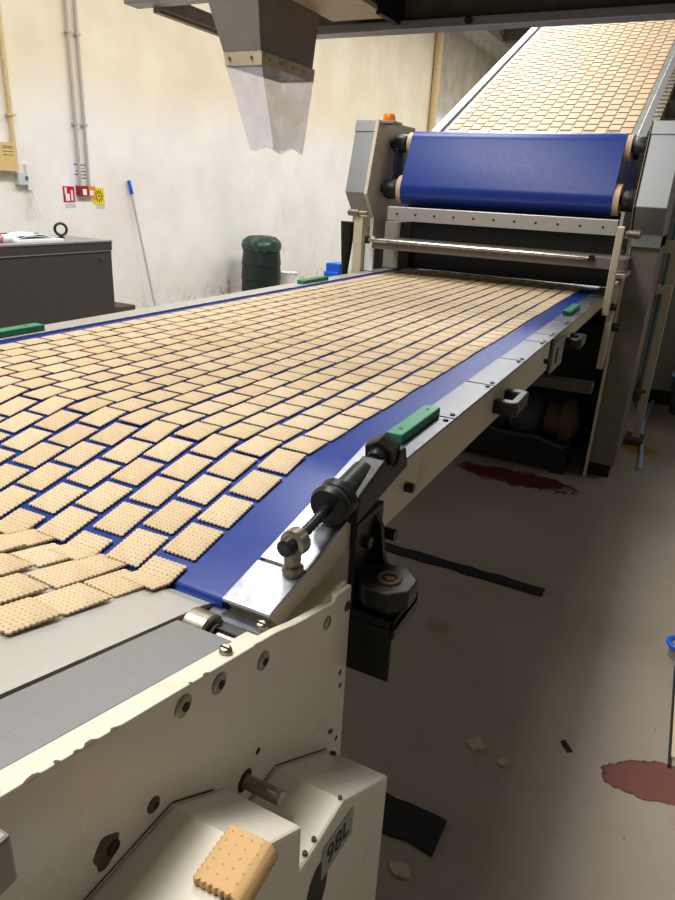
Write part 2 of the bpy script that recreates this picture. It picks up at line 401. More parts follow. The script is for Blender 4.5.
# black bracket with bearing pad under the beam end
br = obj('mount_bracket', MB().box(-.368, -.357, .80, .90, .80, 1.028).box(-.368, -.288, .80, .806, .772, .872).box(-.294, -.285, .80, .90, .85, .885).box(-.368, -.285, .80, .90, .866, .884), 'black', cv, .002, 0, label='black steel mounting bracket')
obj('bracket_rib', MB().prism([(-.357, 1.02), (-.345, 1.0), (-.338, .95), (-.318, .905), (-.357, .905)], 'Y', .865, .875), 'black', br, 0, 0)
oc = [( -.313+.046*math.cos(pi/8+k*pi/4), .828+.046*math.sin(pi/8+k*pi/4)) for k in range(8)]
pad = obj('bearing_pad', MB().prism(oc, 'Z', .905, .938), 'black', br, .003, 0)
obj('bearing_ring', MB().torus((-.310, .828, .9385), (0, 0, 1), .016, .0035).cyl((-.310, .828, .937), (-.310, .828, .9395), .007, n=16), 'rust', pad)
obj('bearing_pin', MB().cyl((-.310, .828, .884), (-.310, .828, .906), .02, n=20), 'dark', br)
for z in (.935, .985): obj('bracket_bolt', MB().cyl((-.358, .835, z), (-.348, .835, z), .010, n=6), 'black', br)
obj('bracket_bolt', MB().cyl((-.358, .905, .97), (-.335, .905, .97), .010, n=8), 'black', br)
# ------------------------------------------------------------------ rising outfeed conveyor, nearest to us
of = thing('outfeed_conveyor', 'cream painted outfeed machine with steel plates rising towards the camera', 'conveyor', (-.8, .25, 0))
def iprism(s0, s1, x0, x1, z0, z1):
    q = [incl(s0, z0), incl(s1, z0), incl(s1, z1), incl(s0, z1)]
    return MB().prism([(p.y, p.z) for p in q], 'X', x0, x1)
sp = MB()
prof = [incl(-.004, -.008), incl(.004, -.002), incl(.02, 0), incl(1.1, 0), incl(1.1, -.006), incl(.02, -.008)]
sp.prism([(p.y, p.z) for p in prof], 'X', BL-.02, -.449)
obj('slide_plate', sp, 'steel', of, 0, 0, label='wide smooth steel slide plate')
obj('cover_plate', iprism(.078, 1.1, -.439, -.362, -.004, .004), 'steel_x', of, .0015, 0)
ro = obj('roller', MB().lathe((-.448, .530, .984), (-.414, .530, .984), [(0, .022), (.06, .0245), (.9, .0245), (1, .022)], 32), 'zinc', of)
obj('axle', MB().cyl((-.413, .530, .984), (-.352, .530, .984), .0085, n=16), 'zinc', ro)
obj('roller_bearing', MB().cyl((-.413, .530, .984), (-.408, .530, .984), .015, n=20), 'dark', ro)
obj('nose_bracket', MB().prism([(.58, .985), (.555, .988), (.53, .997), (.53, .994), (.555, .985), (.58, .982)], 'X', -.45, -.345), 'plate', of, 0, 0)
# side frame: a plate with a folded top lip
def frame_poly():
    return [(.755, .02), (.755, .957), (.71, .965), (.70, .958), (.60, .986), (.55, incl((IY-.55)/math.cos(PH)).z+.004)]+[(incl(s).y, incl(s).z+.003) for s in (.15, 1.1)]+[(incl(1.1).y, .02)]
fr = obj('side_frame', MB().prism(frame_poly(), 'X', -.351, -.339), 'white', of, .002, 0, label='cream painted steel side frame')
obj('top_lip', iprism(.045, 1.1, -.366, -.3395, -.012, .0035), 'white', fr, .001, 0)
obj('end_block', MB().box(-.376, -.345, .66, .752, .90, .964), 'cream', fr, .003, 0)
obj('side_frame', MB().prism(frame_poly(), 'X', -1.70, -1.688), 'white', of, .002, 0)
def disc(name, y, z, r, mat, x=-.339, h=.002, n=18, par=None):
    return obj(name, MB().lathe((x-.004, y, z), (x+h, y, z), [(0, r), (.85, r), (1, r*.86)], n), mat, par or fr)
for y, z in ((.387, 1.024), (.442, 1.01), (.524, .982), (.743, .928), (.341, .945)):
    big = .0115 if z > .95 else .008
    w = disc('frame_bolt', y, z, big, 'rust' if z < .95 else 'zinc')
    obj('bolt_socket', MB().cyl((-.338, y+.002, z-.002), (-.3362, y+.002, z-.002), big*.42, n=10), 'dark', w)
disc('frame_bolt', .681, .937, .010, 'zinc')
ch = MB().add([(-.3388, .284+.014*math.cos(a)*(1+.12*math.sin(5*a)), .949+.017*math.sin(a)*(1+.12*math.cos(3*a))) for a in [k*2*pi/22 for k in range(22)]], [tuple(range(22))])
chip = obj('paint_chip', ch, 'rust', fr)
obj('bolt_socket', MB().cyl((-.3395, .291, .945), (-.3375, .291, .945), .007, n=14), 'dark', fr)
for y, z in ((.736, .792), (.733, .818), (.515, .857), (.734, .692), (.716, .72), (.708, .727)):
    disc('frame_hole', y, z, .005, 'dark', h=.0004, n=12)
for s, x in ((.105, -.352), (.385, -.350), (.025, -.358)):
    p = incl(s, .003); q = incl(s, .012)
    sw = obj('lip_screw', MB().lathe(p+Vector((x, 0, 0)), q+Vector((x, 0, 0)), [(0, .0072), (.5, .0072), (.9, .0058), (1, .0045)], 20), 'zinc', of)
    obj('screw_slot', MB().box(x-.0055, x+.0055, q.y-.0010, q.y+.0010, q.z-.001, q.z+.0005), 'dark', sw)
# chipped edge of the lip
R2 = random.Random(3)
for k in range(12):
    s = .05+R2.random()*.42; w = .004+R2.random()*.012
    p = incl(s, .0037)
    mb = MB().add([(-.3393-(.001+R2.random()*.003)*(k2 in (1, 2)), p.y-w*t, incl(s+w*t, .0038).z) for k2, t in enumerate((0, .3, .7, 1))], [(0, 1, 2, 3)])
    obj('lip_chip', mb, 'rust', fr, 0, 0)
# guard casing with a notch
X0, X1 = -.339, -.24
gp = [(-.35, .92), (.366, .92), (.45, .862), (.45, .795), (.555, .795), (.71, .69), (.71, .02), (-.35, .02)]
gd = obj('drive_guard', MB().prism(gp, 'X', X0, X1), 'white', of, .004, 0, label='cream drive guard casing with a notched top')
for ab in (((.24, .923), (.366, .923), (.43, .878)), ((.46, .798), (.555, .798), (.70, .70))):
  seam = MB()
  for a, b in zip(ab, ab[1:]):
    d = Vector((b[0]-a[0], b[1]-a[1])).normalized(); nx, nz = -d.y*.0013, d.x*.0013
    seam.add([(-.3386, a[0]-nx, a[1]-nz), (-.3386, b[0]-nx, b[1]-nz), (-.3386, b[0]+nx, b[1]+nz), (-.3386, a[0]+nx, a[1]+nz)], [(0, 1, 2, 3)])
  obj('panel_seam', seam, 'rust', fr, 0, 0)
obj('drive_shaft', MB().lathe((-.345, .488, .836), (-.289, .488, .836), [(0, .0085), (.97, .0085), (1, .0075)], 20), 'zinc', of)
disc('shaft_hole', .488, .836, .0145, 'dark', h=.0006, n=24)
ov = MB().add([(X1+.0006, .492+.026*math.cos(a), .715+.041*math.sin(a)) for a in [k*2*pi/32 for k in range(32)]], [tuple(range(32))])
obj('guard_opening', ov, 'dark', gd)
st = obj('number_plate', MB().add([(X1+.0007, .501, .772), (X1+.0007, .585, .757), (X1+.0007, .585, .710), (X1+.0007, .501, .720)], [(0, 1, 2, 3)]).box(X1-.001, X1+.0004, .503, .583, .722, .755), 'sticker', gd, 0, 0)
def text_mesh(txt, size):
    c = bpy.data.curves.new('t', 'FONT'); c.body = txt; c.size = size; c.align_x = 'CENTER'; c.align_y = 'CENTER'; c.extrude = .0002
    o = bpy.data.objects.new('t', c); COL.objects.link(o)
    dg = bpy.context.evaluated_depsgraph_get(); me = bpy.data.meshes.new_from_object(o.evaluated_get(dg))
    mb = MB().add([v.co.copy() for v in me.vertices], [tuple(f.vertices) for f in me.polygons])
    bpy.data.objects.remove(o); bpy.data.curves.remove(c); return mb
tm = text_mesh('98L', .042)
tm.v = [Vector((X1+.0012+p.z, .543+p.x*1.0, .740+p.y-p.x*.12)) for p in tm.v]
obj('plate_number', tm, 'ink', st, 0, 0)
for y, z in ((.47, .797), (.49, .797), (.555, .796)): obj('guard_screw', MB().cyl((X1-.006, y, z-.002), (X1-.006, y, z+.0015), .003, n=8), 'rust', gd)
obj('guard_screw', MB().cyl((-.325, .695, .698), (-.325, .697, .703), .005, n=10), 'rust', gd)
obj('corner_block', MB().box(-.345, -.308, -.05, .187, 1.05, 1.092), 'duct', of, .003, 0)
# ------------------------------------------------------------------ biscuits
BW, BLEN, BT = .0555, .0675, .0043
def outline(per, inset=0.0, w=BW, l=BLEN, nx=8, ny=10, amp=.0022):
    pts = []
    hx, hy = w/2-inset, l/2-inset
    for (ax, ay), (bx, by), n in (((-hx, -hy), (hx, -hy), nx), ((hx, -hy), (hx, hy), ny), ((hx, hy), (-hx, hy), nx), ((-hx, hy), (-hx, -hy), ny)):
        L = math.hypot(bx-ax, by-ay); ox, oy = (by-ay)/L, -(bx-ax)/L
        for k in range(n*per):
            t = k/(n*per); a = amp*(abs(math.sin(pi*t*n))-.5)
            pts.append((ax+(bx-ax)*t+ox*a, ay+(by-ay)*t+oy*a))
    return pts
def biscuit_geo(per, T=BT):
    a = outline(per); n = len(a); b = outline(per, .0014)
    vs = [(x, y, 0) for x, y in b]+[(x, y, T*.35) for x, y in a]+[(x, y, T*.75) for x, y in a]+[(x, y, T) for x, y in b]
    fs = [tuple(range(n-1, -1, -1))]
    for k in range(3):
        fs += [(k*n+i, k*n+(i+1) % n, (k+1)*n+(i+1) % n, (k+1)*n+i) for i in range(n)]
    fs.append(tuple(range(3*n, 4*n)))
    return vs, fs
def biscuit_mesh(name, bend=None, per=5, T=BT, mat='biscuit'):
    vs, fs = biscuit_geo(per, T)
    me = bpy.data.meshes.new(name); me.from_pydata(vs, [], fs)
    bm = bmesh.new(); bm.from_mesh(me)
    if bend:
        for k in range(1, 16):
            g = bm.verts[:]+bm.edges[:]+bm.faces[:]
            if bend[0] == 'y': bmesh.ops.bisect_plane(bm, geom=g, plane_co=(0, -BLEN/2+BLEN*k/16, 0), plane_no=(0, 1, 0))
            else: bmesh.ops.bisect_plane(bm, geom=g, plane_co=(-BW/2+BW*k/16, 0, 0), plane_no=(1, 0, 0))
    uv = bm.loops.layers.uv.new('UVMap')
    for f in bm.faces:
        for lp_ in f.loops: lp_[uv].uv = (lp_.vert.co.x, lp_.vert.co.y)
    if bend:
        for v in bm.verts: v.co = bend[1](v.co)
    bmesh.ops.recalc_face_normals(bm, faces=bm.faces)
    bm.to_mesh(me); bm.free(); me.materials.append(M[mat])
    me.polygons.foreach_set('use_smooth', [True]*len(me.polygons)); me.set_sharp_from_angle(angle=math.radians(50))
    return me
ORDN = ['', 'first', 'second', 'third', 'fourth', 'fifth', 'sixth', 'seventh', 'eighth', 'ninth', 'tenth', 'eleventh', 'twelfth', 'thirteenth', 'fourteenth', 'fifteenth', 'sixteenth', 'seventeenth', 'eighteenth', 'nineteenth']
def ordn(k):
    if k < 20: return ORDN[k]
    t = {2: 'twent', 3: 'thirt', 4: 'fort', 5: 'fift'}[k//10]
    return t+'ieth' if k % 10 == 0 else t+'y-'+ORDN[k % 10]
PITCH, LANE = .0775, .067
lane_x = lambda k: -.5405-LANE*k
slots = []       # (lane, position, euler, kind)
for k in range(16):
    ph = (.42 if k % 2 else 0)+R.uniform(-.05, .05)
    drift = 0
    for j in range(-1, 46):
        drift += R.uniform(-.0015, .0015)
        s = .255-(j+ph)*PITCH+drift       # distance of centre past the bend (nose positive)
        if k % 2 == 1 and j == -1: s = min(s, NE-.034)
        if k % 2 == 0 and j == -1: continue
        if s > NE-.03: continue
        x = lane_x(k)+R.uniform(-.0022, .0022); rz = R.uniform(-.03, .03)
        t_ = min(1, max(0, (s+.03)/.06)); rx = TH*t_
        if s > 0: p = nose(s, .0005)
        else: p = Vector((0, YB-s, ZB+.0005))
        p.z -= .0015*math.sin(pi*t_)
        p.x = x
        if p.y > 4.06: continue
        slots.append((k, p, (rx, 0, rz), 'belt', s))
for k in range(16):                     # on the outfeed plate
    ss = [.047+j*.0745 for j in range(7)] if k % 2 == 0 else [.027]+[.080+j*.0745 for j in range(6)]
    for j, s0 in enumerate(ss):
        s = s0+R.uniform(-.0025, .0025)
        p = incl(s, .0008+.0012*j); p.x = lane_x(k)-.015+R.uniform(-.0035, .0035)
        slots.append((k, p, (-PH+.03, 0, R.uniform(-.05, .05)), 'plate', s))
def inview(P, m=25):
    if (P-CP).dot(fw) < .1: return False
    x, y = px(P); return -m < x < 675+m and -m < y < 900+m
vis = [q for q in slots if inview(q[1])]
AI = math.radians(24.5)
IB = Vector((0, 4.50, 1.885))
ramp_slots = []
for k in range(16):
    for j in range(34):
        s = .03+(j+(.5 if k % 2 else 0))*.1
        p = IB+Vector((-.497-.0692*k, s*math.cos(AI), s*math.sin(AI)))
        ramp_slots.append((k, p, (AI-.03, 0, R.uniform(-.02, .02)), 'ramp', s))
vis.sort(key=lambda q: (q[1]-CP).length)
solo, rest = vis[:300-9], vis[300-9:]
proto_mesh = biscuit_mesh('biscuit')
proto = bpy.data.objects.new('biscuit', proto_mesh)
cnt = {}
first = True
# index along each lane, nearest first, among those in the picture
for q in sorted(solo, key=lambda q: (q[3], q[0], -q[4] if q[3] == 'belt' else q[4])):
    k, p, e, kind, s = q
    o = proto if first else proto.copy(); first = False
    COL.objects.link(o)
    o.location = p; o.rotation_euler = e
    i = cnt[(kind, k)] = cnt.get((kind, k), 0)+1
    if kind == 'belt':
        lab = f'scalloped biscuit flat on the blue belt, {ordn(k+1)} lane from right, {ordn(i)} from near end'
    else:
        lab = f'scalloped biscuit on the steel plate, {ordn(k+1)} lane from right, {ordn(i)} from the crease'
    tag(o, lab, 'biscuit', 'biscuits on the conveyor')
# soft biscuits folding over the end of the belt
def crease(c):
    u = -c.y-.004            # distance past the nose end, away from the belt
    a = NE+.008
    if u < 0: p = nose(a+u, c.z+.0005)
    else: p = nose(a, .0)+Vector((0, -u*math.cos(PH), u*math.sin(PH)))+Vector((0, 0, 1))*(c.z+.0015)
    return Vector((c.x, p.y-nose(a).y, p.z-nose(a).z))
soft = biscuit_mesh('soft_biscuit', ('y', crease))
for k in range(0, 8, 2):
    o = bpy.data.objects.new('biscuit', soft); COL.objects.link(o)
    o.location = nose(NE+.008)+Vector((lane_x(k)+R.uniform(-.003, .003)-.002, 0, .001))
    tag(o, f'soft biscuit bending over the end of the blue belt, {ordn(k+1)} lane from right', 'biscuit', 'biscuits on the conveyor')
# everything farther away, as one mass
vs0, fs0 = biscuit_geo(2); V = []; FS = []; UV = []
for k, p, e, kind, s in rest+ramp_slots:
    mat = Matrix.Translation(p) @ Matrix.Rotation(e[2], 4, 'Z') @ Matrix.Rotation(e[0], 4, 'X')
    b0_ = len(V); sy = 1.33 if kind == 'ramp' else 1
    V += [mat @ Vector((v[0]*(1.12 if kind == 'ramp' else 1), v[1]*sy, v[2])) for v in vs0]
    for f in fs0:
        FS.append(tuple(i+b0_ for i in f)); UV += [(vs0[i][0], vs0[i][1]) for i in f]
c = Vector((-1.03, 4.0, ZB))
me = bpy.data.meshes.new('biscuits'); me.from_pydata([v-c for v in V], [], FS)
ul = me.uv_layers.new(name='UVMap'); ul.data.foreach_set('uv', [t for u in UV for t in u])
me.materials.append(M['biscuit'])
ms = bpy.data.objects.new('biscuits', me); COL.objects.link(ms); ms.location = c
tag(ms, 'mass of tan biscuits in close rows farther along the belt and up the incline', 'biscuits', 'biscuits on the conveyor'); ms['kind'] = 'stuff'
# the loose one on the guard, drooping over its edge
def droop(c):
    x = c.x+.027; a = .040        # droop begins a from the inner edge
    r = .010
    if x < a: return Vector((x, c.y, c.z))
    t = (x-a)/r; t = min(t, 1.15); rr = r+c.z
    ex = x-a-t*r
    return Vector((a+rr*math.sin(t)+ex*math.cos(t), c.y, -r+rr*math.cos(t)-ex*math.sin(t)))
lb = bpy.data.objects.new('biscuit', biscuit_mesh('loose_biscuit', ('x', droop), 6, .0085, 'loosebiscuit')); COL.objects.link(lb)
lb.scale = (.9, .88, 1); lb.location = (-.272, .342, .9205); lb.rotation_euler = (0, 0, math.radians(3))
tag(lb, 'loose thick biscuit lying on the sloped cream guard at the bottom of the picture', 'biscuit')
# ------------------------------------------------------------------ transfer machine at the far end
tmn = thing('transfer_machine', 'cream and grey transfer machine with a wide blue belt drum above the conveyor', 'machine', (-1.03, 4.2, 0))
# blue belt wrapped on two rollers
c1 = Vector((0, 4.085, 1.777)); c2 = Vector((0, 3.985, 1.522)); ra, rb = .07, .085
prof = []
d12 = c2-c1; L12 = d12.length
a12 = pi-math.atan2(-d12.y, -d12.z)+math.asin((rb-ra)/L12)
for k in range(9):
    a = pi/2-.1+(k/8)*(a12-pi/2+.1); prof.append((c1.y+ra*math.cos(a), c1.z+ra*math.sin(a)))
for k in range(9):
    a = a12+(k/8)*(3*pi/2+.15-a12); prof.append((c2.y+rb*math.cos(a), c2.z+rb*math.sin(a)))
prof += [(4.6, 1.47), (5.0, 1.6), (4.6, 1.845)]
obj('drum_belt', MB().prism(prof, 'X', -1.615, -.435), 'belt', tmn, smooth=30)
for cc, rr in ((c1, ra), (c2, rb)):
    rl = obj('roller', MB().cyl((-1.645, cc.y, cc.z), (-.405, cc.y, cc.z), rr-.006, n=32), 'beige_ring', tmn, label='beige roller end')
    obj('shaft', MB().cyl((-1.78, cc.y, cc.z), (-.29, cc.y, cc.z), .022, n=16), 'black', rl)
    for a, b in ((-1.74, -1.66), (-.395, -.315)):
        obj('bearing', MB().lathe((a, cc.y, cc.z), (b, cc.y, cc.z), [(0, .05), (.2, .056), (.8, .056), (1, .048)], 24), 'black', rl)
obj('tension_arm', MB().box(-1.72, -1.69, 4.02, 4.10, 1.54, 1.75), 'black', tmn, .005, 0)
obj('tension_arm', MB().box(-.36, -.33, 4.02, 4.10, 1.54, 1.75), 'black', tmn, .005, 0)
# guard plate with a row of screws, cross bars
gpm = obj('front_plate', MB().box(-1.63, -.375, 3.78, 3.786, 1.352, 1.425).box(-1.63, -.375, 3.786, 3.85, 1.42, 1.427), 'steel', tmn, .001, 0)
for k in range(11): obj('plate_screw', MB().cyl((-1.57+.113*k, 3.781, 1.388), (-1.57+.113*k, 3.777, 1.388), .0065, n=10), 'black', gpm)
obj('shelf', MB().box(-1.64, -.29, 3.62, 3.92, 1.242, 1.252).box(-1.64, -.29, 3.612, 3.62, 1.20, 1.252), 'column_paint', tmn, .001, 0)  # brown-grey colour carries the shade cast by the drum
rb_ = obj('round_bar', MB().cyl((-1.665, 3.60, 1.245), (-.46, 3.60, 1.245), .011, n=16), 'chrome', tmn)
obj('bar_clamp', MB().box(-.462, -.435, 3.59, 3.62, 1.232, 1.262), 'black', rb_, .002, 0)
obj('bar_clamp', MB().box(-1.675, -1.655, 3.585, 3.62, 1.225, 1.265), 'black', rb_, .002, 0)
obj('shade_backing', MB().box(-1.63, -.40, 4.094, 4.12, 1.0665, 1.46), 'dark', tmn, 0, 0)  # dark sheet added to stand for the gloom behind the drum
# housings, columns
def side(x0, x1, inner):
    h = [(3.895, 1.885), (3.785, 1.492), (3.905, 1.362), (3.905, 1.30), (4.45, 1.30), (4.45, 1.885)]
    ho = obj('housing', MB().prism(h, 'X', x0, x1), 'silver_panel', tmn, .004, 0)
    obj('housing_cap', MB().prism([(3.891, 1.888), (3.873, 1.825), (4.45, 1.825), (4.45, 1.888)], 'X', x0-.002, x1+.002), 'silver_panel', ho, .003, 0)
    xi = x1 if inner > 0 else x0
    pl = [(3.885, 1.89), (3.775, 1.487), (3.895, 1.355), (3.895, 1.20), (4.02, 1.20), (4.45, 1.30), (4.45, 1.9)]
    obj('side_cheek', MB().prism(pl, 'X', xi-.006+.002*inner, xi+.012*inner+.006), 'cream', tmn, .002, 0)
    obj('column', MB().box(x0, x1, 3.93, 4.5, .09, 1.36), 'column_paint', tmn, .003, 0)
    obj('column_edge', MB().box(xi-.008, xi+.008, 3.915, 3.94, .0, 1.36), 'cream', tmn, .002, 0)
    obj('column_foot', MB().box(x0+.01, x1-.02, 3.97, 4.4, 0, .09), 'black', tmn, .003, 0)
    obj('access_panel', MB().box(x0+.012, x1-.006, 3.925, 3.931, .98, 1.02), 'column_paint', tmn, .001, 0)
side(-1.915, -1.785, 1); side(-.31, -.165, -1)
lt = obj('warning_light', MB().lathe((-1.735, 3.95, 1.885), (-1.735, 3.95, 1.925), [(0, .036), (.7, .036), (1, .03)], 20), 'amber', tmn, label='amber warning light')
obj('light_base', MB().box(-1.775, -1.68, 3.90, 4.02, 1.872, 1.886), 'grey_paint', tmn, .002, 0)
# swing arms
for sx, x in ((1, -.330),):
    pl = [(3.50, 1.40), (3.53, 1.405), (3.545, 1.2), (3.56, .99), (3.52, .99), (3.50, 1.2)]
    ar = obj('swing_arm', MB().prism(pl, 'X', x-.016, x+.016), 'cream', tmn, .003, 0, label='cream swing arm')
    obj('arm_tail', MB().prism([(3.56, 1.14), (3.60, 1.12), (3.60, .80), (3.545, .72), (3.53, .74), (3.545, 1.0)], 'X', x+.006, x+.036), 'cream', ar, .003, 0)
    obj('arm_spindle', MB().lathe((x-.01*sx, 3.53, 1.372), (x+.09*sx, 3.53, 1.372), [(0, .012), (.4, .012), (.42, .019), (.95, .019), (1, .012)], 18), 'zinc', ar)
    obj('arm_knob', MB().lathe((x+.03*sx, 3.585, .93), (x+.075*sx, 3.585, .93), [(0, .012), (.3, .022), (1, .018)], 8), 'black', ar)
    obj('arm_knob', MB().lathe((x+.01*sx, 3.55, 1.03), (x+.045*sx, 3.55, 1.03), [(0, .012), (.3, .018), (1, .015)], 8), 'black', ar)
    obj('arm_link', MB().box(x-.01, x+.05, 3.55, 3.9, 1.165, 1.185), 'cream', ar, .002, 0)
obj('front_post', MB().box(-1.765, -1.71, 3.62, 3.70, .0, 1.37), 'cream', tmn, .003, 0)
obj('post_spindle', MB().lathe((-1.68, 3.61, 1.385), (-1.80, 3.61, 1.385), [(0, .012), (.4, .012), (.42, .018), (.95, .018), (1, .012)], 16), 'zinc', tmn)
obj('post_plate', MB().box(-1.705, -1.65, 3.66, 3.68, 1.07, 1.26), 'whitebucket', tmn, .001, 0)
obj('side_panel', MB().box(-1.70, -1.60, 3.92, 4.3, 1.07, 1.34), 'grey_paint', tmn, .002, 0)
obj('hose_guard', MB().lathe((-1.86, 3.72, .98), (-1.85, 3.72, 1.33), [(0, .012), (.5, .03), (1, .045)], 14), 'black', tmn)
# rear posts and hoses on the right
obj('rear_post', MB().box(-.128, -.078, 4.74, 4.80, .04, 2.1), 'cream', tmn, .003, 0)
obj('post_foot', MB().box(-.17, -.05, 4.68, 4.86, 0, .04), 'rust', tmn, .002, 0)
obj('air_hose', MB().tube([(-.14, 4.70, .25), (-.145, 4.68, .6), (-.14, 4.68, 1.2), (-.142, 4.7, 1.8)], .010), 'teal', tmn)
vl = obj('valve', MB().lathe((-.15, 4.66, .30), (-.15, 4.66, .46), [(0, .015), (.2, .03), (.5, .03), (.6, .018), (1, .02)], 14).cyl((-.18, 4.66, .38), (-.10, 4.66, .38), .012), 'rust', tmn)
obj('hose_clip', MB().box(-.165, -.08, 4.66, 4.74, 1.0, 1.05), 'cream', tmn, .002, 0)
obj('rear_panel', MB().box(-.55, .10, 5.9, 6.0, .12, 2.2), 'grey_paint', tmn, .003, 0)
obj('panel_foot', MB().box(-.53, .08, 5.92, 5.98, 0, .12), 'dark', tmn, 0, 0)
obj('shade_panel', MB().box(-1.78, -.31, 4.42, 4.44, .0, 1.0), 'dark', tmn, 0, 0)  # dark sheet added for the deep shade under the machine
obj('tie_beam', MB().box(-1.9, -.08, 4.52, 4.58, 1.25, 1.32), 'cream', tmn, .002, 0)
# drive motor below
gm = thing('gearmotor', 'grimy gearmotor on the floor beneath the belt in deep shade', 'motor', (-.75, 4.0, 0))
obj('motor_body', MB().lathe((-1.05, 3.98, .30), (-.80, 3.98, .30), [(0, .09), (.08, .115), (.92, .115), (1, .09)], 24), 'motor', gm)
obj('fan_cowl', MB().lathe((-1.16, 3.98, .30), (-1.05, 3.98, .30), [(0, .08), (.2, .112), (1, .118)], 24), 'motorteal', gm)
obj('gear_case', MB().lathe((-.80, 3.98, .30), (-.60, 3.98, .30), [(0, .08), (.2, .13), (.75, .13), (1, .07)], 24), 'motor', gm)
obj('coupling', MB().lathe((-.60, 3.98, .30), (-.40, 3.98, .30), [(0, .04), (.1, .10), (.5, .10), (.55, .13), (.8, .13), (1, .05)], 24), 'ochre', gm)
obj('base_frame', MB().box(-1.2, -.42, 3.86, 4.10, .03, .19).box(-1.2, -1.1, 3.86, 4.1, 0, .03).box(-.5, -.42, 3.86, 4.1, 0, .03), 'dark', gm, .003, 0)
obj('cable', MB().tube([(-1.2, 3.84, .22), (-1.0, 3.82, .24), (-.8, 3.84, .20), (-.6, 3.83, .21), (-.45, 3.86, .16)], .012), 'motor', gm)
# ------------------------------------------------------------------ inclined conveyor behind
ic = thing('inclined_conveyor', 'steep inclined conveyor covered in pale biscuits behind the blue drum', 'conveyor', (-1.03, 5.6, 0))
def inc(s, up=0): return IB+Vector((0, s*math.cos(AI)-up*math.sin(AI), s*math.sin(AI)+up*math.cos(AI)))
q = [inc(-.02, -.03), inc(3.5, -.03), inc(3.5, 0), inc(-.02, 0)]
obj('incline_belt', MB().prism([(p.y, p.z) for p in q], 'X', -1.60, -.43), 'grey_paint', ic, 0, 0)
for x0, x1, up in ((-1.66, -1.60, .02), (-.425, -.375, .02)):
    q = [inc(-.1, -.10), inc(3.5, -.10), inc(3.5, up), inc(-.1, up)]
    obj('side_rail', MB().prism([(p.y, p.z) for p in q], 'X', x0, x1), 'silver_panel', ic, .003, 0)
ch_ = MB()
for k in range(40):
    p = inc(.05+k*.07, .05); ch_.lathe(p+Vector((-.37, 0, 0)), p+Vector((-.33, 0, 0)), [(0, .028), (1, .028)], 10)
obj('drive_chain', ch_, 'zinc', ic)
for k, z in enumerate((2.05, 2.3, 2.55)):
    obj('frame_beam', MB().box(-.36, .6, 5.2+.35*k, 5.3+.35*k, z, z+.09), 'gantry', ic, .003, 0)
for x in (-1.64, -.39):
    obj('support_post', MB().box(x-.03, x+.03, 6.2, 6.28, 0, 2.5), 'gantry', ic, 0, 0)
obj('frame_post', MB().box(.5, .6, 5.2, 6.0, 0, 2.65), 'gantry', ic, 0, 0)
# ------------------------------------------------------------------ overhead gantry
gy = thing('overhead_gantry', 'brown-grey steel gantry beam with a grimy tray crossing above the conveyor', 'gantry', (-1, 2.3, 2.0))
obj('front_beam', MB().box(-1.865, .4, 1.98, 2.05, 2.035, 2.16), 'steel_x', gy, .002, 0)
fb = obj('main_beam', MB().box(-1.66, .8, 2.44, 2.46, 2.03, 2.30), 'gantry', gy, 0, 0)
obj('beam_flange', MB().box(-1.66, .8, 2.40, 2.47, 2.005, 2.032), 'silver_panel', fb, .002, 0)
obj('beam_clip', MB().cyl((-.80, 2.39, 2.02), (-.80, 2.41, 2.02), .012, n=10), 'black', fb)
obj('tray_panel', MB().box(-1.27, -1.055, 2.05, 2.35, 2.03, 2.045), 'tray', gy, .002, 0)
obj('roof_panel', MB().box(-1.27, .8, 1.98, 2.44, 2.16, 2.18), 'gantry', gy, 0, 0)
obj('link_rail', MB().box(-1.80, -1.775, 2.05, 2.42, 2.02, 2.05).box(-1.775, -1.76, 2.05, 2.42, 2.03, 2.075), 'duct', gy, .001, 0)
obj('tray_bracket', MB().box(-1.06, -1.04, 2.25, 2.43, 2.02, 2.10), 'black', gy, 0, 0)
for x in (-1.6, .6):
    obj('hanger_rod', MB().cyl((x, 2.45, 2.16), (x, 2.45, 5.6), .012, n=10), 'duct', gy)
# tapered duct with a clear sleeve
hc = thing('hopper_chute', 'tapered grey metal chute with a clear plastic sleeve hanging over the belt', 'chute', (-1.2, 2.05, 1.59))
def ring(x0, x1, y0, y1, z0, z1=None):
    z1 = z0 if z1 is None else z1
    return [Vector((x0, y0, z0)), Vector((x1, y0, z0)), Vector((x1, y1, z1)), Vector((x0, y1, z1))]
top = ring(-1.565, -1.285, 1.88, 2.34, 2.30); mid = ring(-1.385, -1.262, 1.90, 2.20, 1.83)
obj('metal_duct', MB().loft([top, mid], False), 'duct', hc, 0, 0)
# ------------------------------------------------------------------ wall fittings
for y, lab in ((3.694, 'left'), (3.772, 'right')):
    yy = y*1.45
    c_ = thing('conduit', f'grey vertical conduit on the cream wall, {lab} one of the pair', 'conduit', (WX+.03, yy, 1.42), 'grey conduits above the fire signs')
    obj('pipe', MB().cyl((WX+.03, yy, 1.42), (WX+.03, yy, 5.6), .017, n=12), 'pipe', c_)
    for z in (2.0, 2.8, 3.6): obj('pipe_clip', MB().box(WX, WX+.052, yy-.026, yy+.026, z-.012, z+.012), 'pipe', c_, 0, 0)
def sgn(y, z, s=1.45): return y*s, 1.48+(z-1.48)*s
def flat(name, y0, z0, y1, z1, mat, parent=None, d=.004, base=0):
    (a, b), (c_, e) = sgn(y0, z0), sgn(y1, z1)
    return obj(name, MB().box(WX+base-(.002 if base == 0 else 0), WX+base+d, a, c_, min(b, e), max(b, e)), mat, parent, 0, 0)
no = thing('notice', 'white paper notice taped to the wall behind the two conduits', 'notice', (WX, 5.4, 1.44))
flat('sheet', 3.625, 1.60, 3.842, 1.445, 'paper', no, .002)
